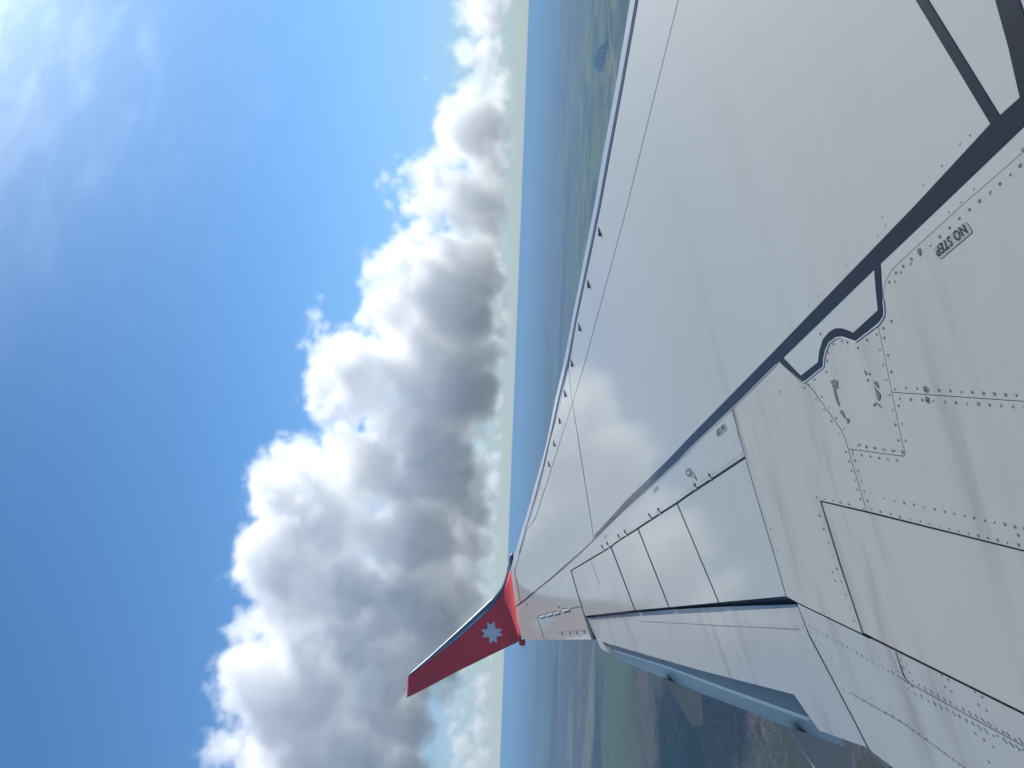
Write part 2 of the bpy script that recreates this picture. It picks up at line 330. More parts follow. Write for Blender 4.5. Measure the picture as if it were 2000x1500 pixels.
FIp = [(1556, 1177.5), (1683.3, 1239), (1750, 1272.3), (2000, 1396.5), (2085, 1438), (2085, 1700), (1990, 1660), (1744.6, 1500), (1702.6, 1468), (1695.6, 1459.5), (1671, 1411), (1619, 1312), (1581, 1240)]
plate('inboard_flap', FIp, M['flap'], z_in, lift=0, thick=.03, gap=.5)
# dark gap wedge between spoilers and flap: its shade put into the plate colour
plate('flap_cove_shade', [(1143, 1203), (1240, 1191), (1404, 1175), (1535, 1163), (1557, 1175), (1560, 1186), (1412, 1192), (1250, 1204), (1147, 1212)], M['cove'], z_out, lift=-.05, thick=.01, gap=0)
# ------------------------------------------------------------------ flap-track fairings: flat-sided pods under the flaps
def fairing(top, bottom, S_near, width):
    V = []; n = len(top)
    def at(px, S):
        d = wray(*px); return d * (S / d[1])
    sec = []
    for a, b in zip(top, bottom):
        p, q = at(a, S_near), at(b, S_near); sec.append((p, q))
    for p, q in sec:
        sc = min(1, np.linalg.norm(p - q) / .2 + .1)
        k_ = len(V) // 4; sc *= (.01, .03, .3, .8, 1, 1, 1, 1)[k_]; V += [p, p + (0, width * sc, 0), q + (0, width * sc * .8, .02), q]
    F_ = []
    for i in range(n - 1):
        for k in range(4): F_.append([4 * i + k, 4 * i + (k + 1) % 4, 4 * (i + 1) + (k + 1) % 4, 4 * (i + 1) + k])
    F_ += [[0, 1, 2, 3], [4 * n - 1, 4 * n - 2, 4 * n - 3, 4 * n - 4]]
    return V, F_
fs1 = hit(1320, 1332, z_aft)[1]; fs2 = hit(1580, 1430, z_aft)[1]
V, F_ = fairing([(1291, 1322), (1295, 1326), (1301, 1335), (1325, 1375), (1352, 1420)], [(1369, 1353), (1369.5, 1356), (1370, 1361), (1371.5, 1380), (1373, 1414)], fs1 + .05, .42)
fo = obj('flap_track_fairing', V, F_, M['fairing'])
V, F_ = fairing([(1538, 1420), (1542, 1425), (1552, 1441), (1592, 1500), (1640, 1585), (1690, 1680)], [(1655, 1455), (1657, 1459), (1661, 1466), (1663, 1500), (1668, 1590), (1698, 1680)], fs2 + .05, .34)
fo = obj('flap_track_fairing', V, F_, M['fairing'])
# ------------------------------------------------------------------ winglet, swept up from the tip
def lerp_curve(P, v):
    L = [0]
    for a, b in zip(P, P[1:]): L.append(L[-1] + math.dist(a, b))
    s = v * L[-1]
    for i in range(len(P) - 1):
        if s <= L[i + 1] + 1e-9:
            k = (s - L[i]) / (L[i + 1] - L[i]); return (P[i][0] + (P[i + 1][0] - P[i][0]) * k, P[i][1] + (P[i + 1][1] - P[i][1]) * k)
    return P[-1]
WLO = [(995.5, 1100), (991.5, 1112), (988, 1124), (981.5, 1144), (963, 1168), (930, 1199.5), (895, 1232), (838, 1284), (798.5, 1317.5), (796, 1325)]    # silver outer edge
WLI = [(997, 1110), (993.5, 1120), (990, 1131), (984.5, 1146), (975.5, 1165), (958, 1189), (899, 1242.5), (838, 1290.5), (800.5, 1318.5), (796.2, 1325.5)]   # red / silver boundary
WTE = [(1018, 1246), (1015, 1251.5), (1012, 1253.5), (985, 1266.5), (950, 1283.5), (925, 1296), (890, 1313), (845, 1337.5), (810, 1355.5), (794.5, 1363)]
base_te = onw(1018, 1246); base_le = np.array((0, base_te[1] + .45, 0))
def wlet(px, py, u, v=0.3):
    """point of the winglet's inner face on this sight line; u = 0 at the leading edge, 1 at the trailing edge"""
    d = wray(px, py); Sb = base_te[1] + .42 * (1 - u) * (1 - .62 * v); rho = .75 + (.3 - .75) * min(1, u); cant = math.tan(math.radians(14))
    def g(t):
        P = d * t; h = P[2] - zw(P[0], Sb)
        if h <= 0: Sc = Sb + h * 8
        else:
            k = min(h, rho) / rho; Sc = Sb + .5 * math.sqrt(max(0, 1 - (1 - k) ** 2)) + cant * h * .8
        return P[1] - Sc
    lo, hi = (Sb - 2) / d[1], (Sb + 4) / d[1]
    for _ in range(50):
        mid = (lo + hi) / 2
        if g(mid) > 0: hi = mid
        else: lo = mid
    return d * (lo + hi) / 2
def sheet(name, grid, mat, parent, thick_vec=None, **props):
    nu, nv = len(grid), len(grid[0]); V = [p for r in grid for p in r]; F_ = []
    for i in range(nu - 1):
        for j in range(nv - 1): F_.append([i * nv + j, i * nv + j + 1, (i + 1) * nv + j + 1, (i + 1) * nv + j])
    if thick_vec is not None:
        n = len(V); V += [p + np.array(thick_vec(i // nv, i % nv)) for i, p in enumerate(V[:])]
        F_ += [[k + n for k in f[::-1]] for f in F_]
        ring = [j for j in range(nv)] + [i * nv + nv - 1 for i in range(1, nu)] + [(nu - 1) * nv + j for j in range(nv - 2, -1, -1)] + [i * nv for i in range(nu - 2, 0, -1)]
        for k in range(len(ring)): a, b = ring[k], ring[(k + 1) % len(ring)]; F_.append([b, a, a + n, b + n])
    return obj(name, V, F_, mat, parent, smooth=True, **props)
NV, NU = 44, 14
grid = []
for j in range(NV + 1):
    v = j / NV; a, b = lerp_curve(WLI, v), lerp_curve(WTE, v)
    grid.append([wlet(a[0] + (b[0] - a[0]) * i / NU, a[1] + (b[1] - a[1]) * i / NU, i / NU, v) for i in range(NU + 1)])
def tv(i, j):
    u = j / NU; v = i / NV
    t = .10 * (1 - .75 * v) * math.sin(math.pi * min(1, .15 + u * .85)) + .006
    out = min(1, v * 5)
    return (0, t * out, -t * (1 - out))
wl = sheet('winglet', grid, M['red'], wing, tv)
sub = wl
# polished leading edge wrapped round the nose
g2 = []
for j in range(NV + 1):
    v = j / NV; a, b = lerp_curve(WLI, v), lerp_curve(WLO, v); row = []
    pa = wlet(*a, 0.0, v); pb = wlet(*b, 0.0, v)
    for i in range(7):
        k = i / 6; p = pa + (pb - pa) * k; bulge = .05 * (1 - .6 * v)
        row.append(p + np.array((0, (k ** 3) * bulge * 1.2 - .004, 0)))
    last = row[-1]
    row.append(last + np.array((-.01, .05, 0))); row.append(last + np.array((-.06, .085, 0))); g2.append(row)
le = sheet('leading_edge', g2, M['bare'], wing, None, label='polished metal leading edge')
# eight-pointed emblem on the inner face
ST = [(340, 1078), (358, 1185), (452, 1185), (420, 1238), (468, 1285), (370, 1302), (382, 1397), (322, 1360), (276, 1412), (262, 1308), (158, 1312), (196, 1255), (146, 1200), (242, 1190), (236, 1085), (290, 1130)]
ST = [(920 + x / 7.5, 1070 + y / 7.5) for x, y in ST]
def u_at(px, py):
    best = (9, 0, 0)
    for k in range(0, 101):
        v = k / 100; a, b = lerp_curve(WLI, v), lerp_curve(WTE, v); dx, dy = b[0] - a[0], b[1] - a[1]
        u = ((px - a[0]) * dx + (py - a[1]) * dy) / (dx * dx + dy * dy); d = math.hypot(px - a[0] - u * dx, py - a[1] - u * dy)
        if d < best[0]: best = (d, u, v)
    return min(1, max(0, best[1])), best[2]
V = []
c0 = (960.8, 1235.8); V.append(wlet(*c0, *u_at(*c0)))
inner = [((x - c0[0]) * .45 + c0[0], (y - c0[1]) * .45 + c0[1]) for x, y in ST]
for p in inner + ST: V.append(wlet(*p, *u_at(*p)))
V = [p - wray(960, 1236) * .012 for p in V]
n = len(ST); F_ = [[0, 1 + i, 1 + (i + 1) % n] for i in range(n)] + [[1 + i, 1 + n + i, 1 + n + (i + 1) % n, 1 + (i + 1) % n] for i in range(n)]
star = obj('star_emblem', V, F_, M['white'], wing, smooth=True, label='pale grey eight-pointed star')
star.parent = wl; le.parent = wl
# tail-light housing at the tip's trailing corner, discharge wicks, navigation lens at the front corner
def blk(name, P, mat, depth=.12, S=None, parent=wing, **props):
    V = []
    for x, y in P:
        d = wray(x, y); V.append(d * (S / d[1]))
    n = len(V); V += [p + np.array((0, depth, 0)) for p in V[:]]
    F_ = [list(range(n)), list(range(2 * n - 1, n - 1, -1))] + [[i, i + n, (i + 1) % n + n, (i + 1) % n] for i in range(n)]
    return obj(name, V, F_, mat, parent, **props)
St = base_te[1]
blk('tail_light_housing', [(1012.5, 1239), (1014, 1259), (1017, 1261.5), (1024.5, 1260.5), (1026, 1258), (1025.5, 1253), (1018.5, 1252.5), (1018, 1244)], M['red'], .1, St - .05)
for a, b in (((1020.5, 1258), (1021.3, 1266)), ((1025.5, 1256), (1028, 1267)), ((1023.3, 1244), (1025.8, 1258))):
    blk('discharge_wick', [(a[0] - .45, a[1]), (b[0] - .3, b[1]), (b[0] + .3, b[1]), (a[0] + .45, a[1])], M['fast'], .01, St - .08)
lens = [(999.5, 1082.8), (997, 1086), (996.3, 1095), (996.8, 1106), (997.8, 1120), (999, 1112), (1001, 1103), (1003, 1092), (1002.3, 1085)]
blk('navigation_light', lens, M['glass'], .15, base_le[1] - .03)
blk('tip_fin', [(995.3, 1086), (993.8, 1100), (989, 1113), (990, 1114.5), (995.5, 1106), (997.2, 1092), (997.6, 1084)], M['slat'], .1, base_le[1] + .02)
# ------------------------------------------------------------------ small things on the skin
for k, (x, y, s) in enumerate([(1174, 456, 1), (1152, 557.5, .95), (1134, 641.5, .88), (1118.8, 711.5, .82), (1105.3, 771, .78), (1094.3, 823, .72), (1083.5, 868, .68), (1073.3, 908, .64)]):
    # little blade standing on the wing, leaning
    p0 = onw(x - 1.2 * s, y - 5.5 * s); p1 = onw(x + 2.4 * s, y + 6 * s); up = np.array((0, 0, .018)); th = np.array((.02, .004, 0))
    a, b = p0 - up * .0, p1; n = [a, b, b + up * 1.2, a + up * .7]
    V = n + [q + th for q in n]
    obj('vortex_generator', V, [[0, 1, 2, 3], [7, 6, 5, 4], [0, 4, 5, 1], [1, 5, 6, 2], [2, 6, 7, 3], [3, 7, 4, 0]], M['vg'])
def along(P, step, off=0.0, start=0.0):
    """points every `step` photo pixels along a line, moved sideways by off"""
    out = []; carry = start
    for a, b in zip(P, P[1:]):
        L = math.dist(a, b); nx, ny = -(b[1] - a[1]) / L, (b[0] - a[0]) / L
        s = carry
        while s < L:
            k = s / L; out.append((a[0] + (b[0] - a[0]) * k + nx * off, a[1] + (b[1] - a[1]) * k + ny * off)); s += step
        carry = s - L
    return out
rr = random.Random(3)
bolt_v = []; bolt_f = []; flush_list = []
def bolt(px, py, zfun=zw, lift=.0045, r=.0042, ring=True):
    p = hit(px, py, lambda F, S: zfun(F, S) + lift); sl = nrm(zfun, p[0], p[1]); u = Vector((1, 0, 0)); u = (u - sl * u.dot(sl)).normalized(); v = sl.cross(u)
    u, v, sl = np.array(u), np.array(v), np.array(sl); n = 10; b0 = len(bolt_v)
    if ring:
        for rad, h in ((r, 0), (r * .70, .0004)):
            for k in range(n): a = 2 * math.pi * k / n; bolt_v.append(p + (u * math.cos(a) + v * math.sin(a)) * rad + sl * (.0006 + h))
        for k in range(n): bolt_f.append([b0 + k, b0 + (k + 1) % n, b0 + n + (k + 1) % n, b0 + n + k])
        b0 = len(bolt_v); r = r * .4
    for k in range(6): a = math.pi * k / 3; bolt_v.append(p + (u * math.cos(a) + v * math.sin(a)) * r + sl * .0009)
    bolt_f.append([b0 + k for k in range(6)])
def row(P, step, off, jit=.6, skip=.04, **k):
    for x, y in along(P, step, off, rr.uniform(2, step * .8)):
        if rr.random() > skip:
            a_ = (x + rr.uniform(-jit, jit), y + rr.uniform(-jit, jit)); k2 = dict(k); k2['r'] = k.get('r', .0042) * rr.uniform(.72, 1.08)
            if rr.random() < .3: flush_list.append((a_, k2))
            else: bolt(*a_, **k2)
row(CV[3:], 26, 15, jit=.5, skip=0)
for x, y in [(1794, 491), (1735, 551), (1748, 533), (1762, 520), (1778, 506), (1739, 627), (1723.5, 640.5)]: bolt(x, y, r=.0042 if x != 1794 else .0075)
row(V1, 34, -6.5); row(V1, 30, 6.5)
H1 = [(1748, 767), (2000, 784), (2060, 788)]
row(H1, 22, 10.5, skip=0); row([(1752, 766.5), (2000, 784), (2060, 788)], 21.5, -10.5, skip=0)
for x, y in [(1806, 760), (1809.5, 780.5)]: bolt(x, y, r=.0085); bolt(x, y, r=.0043)
row([(1590, 765), (1643.3, 841.3), (1650, 857.3)], 25, -5.5); row([(1590, 765), (1643.3, 841.3), (1650, 857.3)], 27, 5.5)
row([(1655.3, 876.5), (1691.3, 996)], 19, 6); row([(1655.3, 876.5), (1691.3, 996)], 20.5, -6.5)
row([(1658, 877), (1763, 892)], 17.5, 8.5); row([(1668, 878), (1763, 892)], 18, -9)
for x, y in [(1678, 868), (1690, 872), (1706, 874.5), (1723.5, 877), (1741.5, 879.5), (1760, 881.5)]: bolt(x, y)
row([(1712, 970), (2000, 1032)], 20, 0, jit=.8, skip=0); row([(1692, 992), (2000, 1068)], 19.5, 0, jit=.8)
row([(1591, 970), (1668, 986)], 16, 0, r=.0036, ring=False); row([(1600.7, 985), (1638, 1100), (1680, 1230)], 27, 8, r=.0043, ring=False)
for x, y in [(1986, 1044), (1986.5, 1063), (1624.5, 1116), (1630, 1133), (1433, 865), (1441, 848), (1523, 765), (1601, 652.5), (1570, 757), (1579, 752), (1590, 741)]: bolt(x, y)
for x, y in [(1626.3, 671.5), (1643, 666), (1653.5, 668.5), (1674, 679.5), (1692, 664), (1616, 688), (1613.5, 704.5), (1612.5, 726.5)]: bolt(x, y)
row(SPT[:5], 6.3, 6.5, jit=.3, ring=False, r=.0040); row(SPT[4:], 4.2, 4.0, jit=.3, ring=False, r=.0043)
row([(1460, 893), (1490, 996), (1516, 1085)], 15, -3.5, ring=False, r=.0032)
row([(1437, 850), (1462, 900)], 13, -3, ring=False, r=.0029); row([(1378, 850), (1515, 722)], 9, 6, jit=.5, skip=.25, ring=False, r=.0019)
row([(1170, 1050), (1330, 905)], 11, 7, jit=1.5, skip=.35, ring=False, r=.0029)
row(SL[:2] + [(1350, 872)], 17, -12, jit=2, skip=.3, ring=False, r=.0022)
for x, y in ((1341, 1030), (1333, 1014), (1338, 1013), (1365, 1092), (1376, 1114), (1378, 1090), (1283, 1122), (1286, 1127), (1178, 1128), (1077, 1089)): bolt(x, y, lift=.0055, ring=False, r=.0036)
kf = dict(zfun=z_in, lift=.006)
row([(1594, 1229), (1750, 1316), (1774, 1335)], 11, 0, skip=.02, ring=False, r=.0049, **kf)
row([(1572, 1200), (1612, 1300), (1640, 1345)], 16, 0, ring=False, r=.0036, **kf); row([(1580, 1210), (1606, 1275), (1640, 1340)], 17, -6, ring=False, r=.0036, **kf)
row([(1747.3, 1277), (1760, 1313)], 18, -6.5, ring=False, r=.0047, **kf); row([(1747.3, 1277), (1760, 1313)], 18, 5, ring=False, r=.0047, **kf)
row([(1776, 1333), (2000, 1455)], 14, -6, ring=False, r=.0047, **kf); row([(1770, 1336), (2000, 1458)], 14, 5.5, ring=False, r=.0047, **kf)
row([(1640, 1342), (1760, 1406), (1900, 1512)], 15.5, 0, ring=False, r=.0047, **kf)
for x, y in [(1844, 1340), (1910, 1375), (1904, 1431), (1921, 1444), (1930, 1487), (1838, 1317.5), (1903, 1350)]: bolt(x, y, ring=False, r=.0047, **kf)
ko = dict(zfun=z_out, lift=.006)
row([(1340, 1207), (1410, 1208), (1500, 1222), (1575, 1224)], 9, 0, jit=1.5, skip=.2, ring=False, r=.0032, **ko)
row([(1250, 1240), (1380, 1262), (1480, 1258)], 30, 0, jit=5, skip=.2, ring=False, r=.0043, **ko)
row([(1555, 1352), (1640, 1373)], 5, 0, jit=.5, ring=False, r=.0022, **ko)
row([(1566, 1200), (1606, 1290), (1650, 1372)], 16, 5, ring=False, r=.0029, **ko)
row([(1450, 1240), (1555, 1310)], 18, 0, jit=6, ring=False, r=.0029, **ko)
obj('fastener_heads', bolt_v, bolt_f, M['fast'], kind='stuff')
# painted-over flush fasteners: barely visible rings
bolt_v, bolt_f = [], []
for a_, k2 in flush_list: bolt(*a_, **k2)
def frow(P, step, off, jit, skip):
    for x, y in along(P, step, off, rr.uniform(2, step)):
        if rr.random() > skip: bolt(x + rr.uniform(-jit, jit), y + rr.uniform(-jit, jit), lift=.0038, r=.0030)
SLU = [(1920, 256), (1787, 400), (1518.8, 677.8), (1350, 849.7)]
frow(SLU, 27, 14, 3, .45); frow(SLU[1:], 27, 34, 4, .7); frow([(1990, 262), (1838, 400)], 31, -20, 3, .5)
obj('flush_fastener_heads', bolt_v, bolt_f, simple('painted_fastener', (.38, .385, .34), .5, coat=.5), kind='stuff')
# lines that are joints within a flap
ribbon('panel_joint', [(1747.5, 1272), (1760.7, 1313), (1765, 1323), (1774, 1333), (2000, 1457), (2060, 1490)], 1.2, M['gap'], z_in, lift=.0008, thick=.0006)
ribbon('panel_joint', [(1660, 1352), (1760, 1410), (1890, 1504)], .7, M['gap'], z_in, lift=.0008, thick=.0006)
ribbon('panel_joint', [(1250, 1213), (1400, 1221), (1560, 1228)], .6, M['chip'], z_out, lift=.0008, thick=.0006)
ribbon('panel_joint', [(1154, 1095), (1171, 1143)], .7, M['gap'], lift=.0056, thick=.0006)
ribbon('panel_joint', [(1003.5, 1187), (1013, 1179)], .5, M['gap'], lift=.0056, thick=.0006)
sealm = simple('brown_gap_seal', (.22, .19, .17), .7, var=.3, vscale=9)
ribbon('gap_seal', [(1603, 978.5), (1691.3, 999.3), (2000, 1076), (2085, 1098)], 1.5, sealm, lift=-.001, thick=.004)
ribbon('gap_seal', [(1602, 981), (1639, 1100), (1683, 1235)], 1.3, sealm, lift=-.001, thick=.004)
ribbon('gap_seal', [(1452, 893.3), (1387, 937.2), (1321, 982.8), (1270, 1014.5)], 1.4, sealm, lift=-.001, thick=.004)
# hinge brackets that cross the spoiler gap
for x, y in [(1386, 934), (1357.5, 953), (1287, 1001.5), (1269.3, 1012.5), (1221.5, 1044.5), (1209, 1052.5), (1187.5, 1068), (1177.5, 1074)]:
    ribbon('hinge_bracket', [(x - 3.6, y - 9.5), (x - 1.6, y - 3)], (2.2, 1.0), M['fast'], lift=.009, thick=.006)
    ribbon('hinge_bracket', [(x - 1.2, y - 3), (x + 1.2, y + 3)], 1.6, M['slat'], lift=.011, thick=.01)
for x0, y0, x1, y1 in [(1358, 949, 1384, 932), (1270, 1009, 1287, 998.5)]:
    ribbon('gap_shim', [(x0, y0), (x1, y1)], 3.4, M['lip'], lift=.003, thick=.004)
# slots ahead of the aileron, each with a pale block behind
for a, b in [((1051.5, 1202.2), (1063, 1199.4)), ((1065, 1198.7), (1077, 1195.9)), ((1079, 1195.6), (1091, 1192.5)), ((1096, 1190), (1110, 1187))]:
    ribbon('hinge_slot', [a, b], 2.0, M['gap'], lift=.0052, thick=.001)
    ribbon('hinge_slot_block', [(a[0] + 1.5, a[1] + 3.4), (b[0] + 1, b[1] + 3.0)], 2.6, M['lip'], lift=.02, thick=.016)
ribbon('hinge_slot', [(1051.8, 1202), (1053.2, 1206.5)], 1.2, M['gap'], lift=.0062, thick=.001)
ribbon('trim_hinge', [(1090, 1235), (1145.5, 1230)], .7, M['gap'], lift=.005, thick=.001)
for x, y in [(1097, 1236.5), (1112.5, 1235.5), (1125.5, 1234), (1140, 1232.5)]: ribbon('trim_hinge_tab', [(x, y - 1), (x + .3, y + 2.6)], 1.8, M['vg'], lift=.012, thick=.01)
ribbon('trim_hinge_tab', [(1027.3, 1178), (1028.3, 1182)], 1.6, M['vg'], lift=.012, thick=.01)
ribbon('trim_hinge_tab', [(1088.5, 1185.5), (1092.5, 1184.3)], 1.2, M['vg'], lift=.012, thick=.01)
# fuel gauge cover plate: a disc with a tail
cxy = (1344.3, 922.5)
P = [(cxy[0] + 5.6 * math.cos(a), cxy[1] + 8.0 * math.sin(a)) for a in [math.radians(k) for k in range(100, 331, 15)]]
P += [(1352, 922), (1356, 928), (1359.5, 936), (1360.3, 938.8), (1357.5, 935.5), (1352, 931), (1348.5, 930)]
plate('gauge_cover', P, M['vg'], lift=.0065, thick=.002, gap=0)
plate('gauge_cover_hole', [(1343.8 + 2 * math.cos(a), 923.2 + 2.6 * math.sin(a)) for a in [k * math.pi / 5 for k in range(10)]], M['lip'], lift=.0075, thick=.0008, gap=0)
plate('gauge_cover_hole', [(1352, 924.5), (1354, 927), (1357.5, 933.5), (1355.5, 932), (1352.8, 928.5)], M['lip'], lift=.0075, thick=.0008, gap=0)
# paint worn through on the access panel
B = lambda P: [(1550 + x / 3.75, 700 + y / 3.75) for x, y in P]
for P in [[(265, 158), (276, 165), (286, 152), (318, 165), (316, 196), (322, 222), (306, 214), (300, 228), (288, 222), (276, 195)], [(284, 225), (303, 228), (312, 275), (324, 315), (334, 352), (322, 346), (303, 300)],
          [(330, 378), (354, 380), (364, 408), (381, 446), (362, 432), (340, 402)], [(580, 168), (604, 170), (619, 218), (604, 212), (590, 196)], [(584, 210), (606, 232), (622, 250), (632, 278), (620, 310), (606, 296), (600, 258)],
          [(512, 84), (521, 90), (530, 118), (524, 126), (517, 106)], [(541, 108), (552, 106), (555, 124), (545, 122)], [(576, 345), (590, 322), (600, 328), (585, 352)], [(604, 324), (622, 338), (640, 362), (618, 350)], [(532, 148), (541, 150), (543, 172), (534, 165)],
          [(386, 436), (400, 440), (402, 462), (390, 478), (384, 458)]]:
    plate('worn_paint_patch', B(P), M['chip'], lift=.0052, thick=.0005, gap=0)
# stencilled placards
def placard(quad, with_plate=True, size=None):
    """quad in photo pixels: start-bottom, end-bottom, end-top, start-top of the words NO STEP"""
    q = [onw(*p) for p in quad]
    if with_plate:
        PP = []
        for i, p in enumerate(with_plate):
            a, b = with_plate[i - 1], with_plate[(i + 1) % 4]; da = math.dist(p, a); db = math.dist(p, b); r = min(da, db) * .2
            PP += [(p[0] + (a[0] - p[0]) * r / da, p[1] + (a[1] - p[1]) * r / da), (p[0] + ((a[0] - p[0]) / da + (b[0] - p[0]) / db) * r * .3, p[1] + ((a[1] - p[1]) / da + (b[1] - p[1]) / db) * r * .3), (p[0] + (b[0] - p[0]) * r / db, p[1] + (b[1] - p[1]) * r / db)]
        plate('placard_edge', PP, M['chip'], lift=.0046, thick=.0004, gap=0)
        plate('placard', PP, M['plac'], lift=.005, thick=.0006, gap=.5)
    cu = bpy.data.curves.new('letters', 'FONT'); cu.body = 'NO STEP'; cu.space_character = 1.1; cu.offset = .008; cu.resolution_u = 4
    to = bpy.data.objects.new('letters_tmp', cu); C.objects.link(to); dg = bpy.context.evaluated_depsgraph_get(); dg.update()
    me = bpy.data.meshes.new_from_object(to.evaluated_get(dg)); bpy.data.objects.remove(to)
    xs = [v.co.x for v in me.vertices]; ys = [v.co.y for v in me.vertices]; x0, x1, y0, y1 = min(xs), max(xs), min(ys), max(ys)
    V = []
    for v in me.vertices:
        s = (v.co.x - x0) / (x1 - x0); t = (v.co.y - y0) / (y1 - y0)
        p = (q[0] * (1 - s) + q[1] * s) * (1 - t) + (q[3] * (1 - s) + q[2] * s) * t
        V.append((p[0], p[1], zw(p[0], p[1]) + .0062))
    F_ = [list(p.vertices) for p in me.polygons]
    return obj('placard_lettering', V, F_, M['letter'])
placard([(1884, 437.8), (1829.5, 483.5), (1834.5, 503), (1893.8, 455)], [(1820.8, 487.2), (1884.8, 432.8), (1898.4, 453.6), (1833.6, 509.2)])
placard([(1414.4, 828.2), (1400.6, 841.5), (1403.0, 851.6), (1418.8, 838.3)], [(1397, 843.5), (1415.5, 826), (1420.3, 839.5), (1402.5, 854.5)])
placard([(1286.0, 948.8), (1278.2, 955), (1279.8, 961.5), (1287.8, 955.5)], None)
placard([(1186.0, 1043.8), (1181.0, 1047.5), (1182.5, 1052), (1187.0, 1048)], None)
# vents and a small static port
ribbon('drain_slot', [(1990, 296), (2003, 283)], 1, M['gap'], lift=.006, thick=.001)
# ------------------------------------------------------------------ clouds: real volumes, grids evaluated by geometry nodes
def in_poly(x, y, P):
    n = len(P); r = False; j = n - 1
    for i in range(n):
        xi, yi = P[i]; xj, yj = P[j]
        if (yi > y) != (yj > y) and x < (xj - xi) * (y - yi) / (yj - yi) + xi: r = not r
        j = i
    return r
def edge_dist(x, y, P):
    best = 1e9
    for i in range(len(P)):
        (ax_, ay_), (bx, by) = P[i], P[(i + 1) % len(P)]
        vx, vy = bx - ax_, by - ay_; L = vx * vx + vy * vy
        t = 0 if L == 0 else max(0, min(1, ((x - ax_) * vx + (y - ay_) * vy) / L))
        best = min(best, math.hypot(x - ax_ - t * vx, y - ay_ - t * vy))
    return best
def cloud_blobs(P, D, depth, classes, seed, ratio=1.0):
    rng = random.Random(seed); out = []
    xs = [p[0] for p in P]; ys = [p[1] for p in P]
    for ci, (rp, n) in enumerate(classes):
        k = 0; tries = 0
        while k < n and tries < n * 60:
            tries += 1
            x, y = rng.uniform(min(xs), max(xs)), rng.uniform(min(ys), max(ys))
            if not in_poly(x, y, P): continue
            ed = edge_dist(x, y, P)
            if ed < rp * 0.6: continue
            if rp < 60 and ed > rp * 3.0 and rng.random() < .6: continue
            d = D + rng.uniform(-1, 1) * depth * (1 if rp > 50 else 1.15)
            out.append((ray(x, y) * d, rp * D / FPX * ratio, ci)); k += 1
    return out
def vmath(nt, op, a, b=None):
    n = nt.nodes.new('ShaderNodeVectorMath'); n.operation = op
    for i, v in enumerate((a, b)):
        if v is None: continue
        if isinstance(v, (tuple, list)): n.inputs[i].default_value = v
        else: nt.links.new(v, n.inputs[i])
    return n.outputs[0]
def fmath(nt, op, a, b=None, c=None, clamp=False):
    n = nt.nodes.new('ShaderNodeMath'); n.operation = op; n.use_clamp = clamp
    for i, v in enumerate((a, b, c)):
        if v is None: continue
        if isinstance(v, (int, float)): n.inputs[i].default_value = v
        else: nt.links.new(v, n.inputs[i])
    return n.outputs[0]
def cloud_material(name, dens, aniso=0.25):
    m = bpy.data.materials.new(name); m.use_nodes = True; t = m.node_tree; t.nodes.clear()
    o = t.nodes.new('ShaderNodeOutputMaterial'); v = t.nodes.new('ShaderNodeVolumePrincipled')
    v.inputs['Color'].default_value = (.9995, .9995, .9995, 1); v.inputs['Density'].default_value = dens
    v.inputs['Anisotropy'].default_value = aniso
    t.links.new(v.outputs[0], o.inputs['Volume']); return m
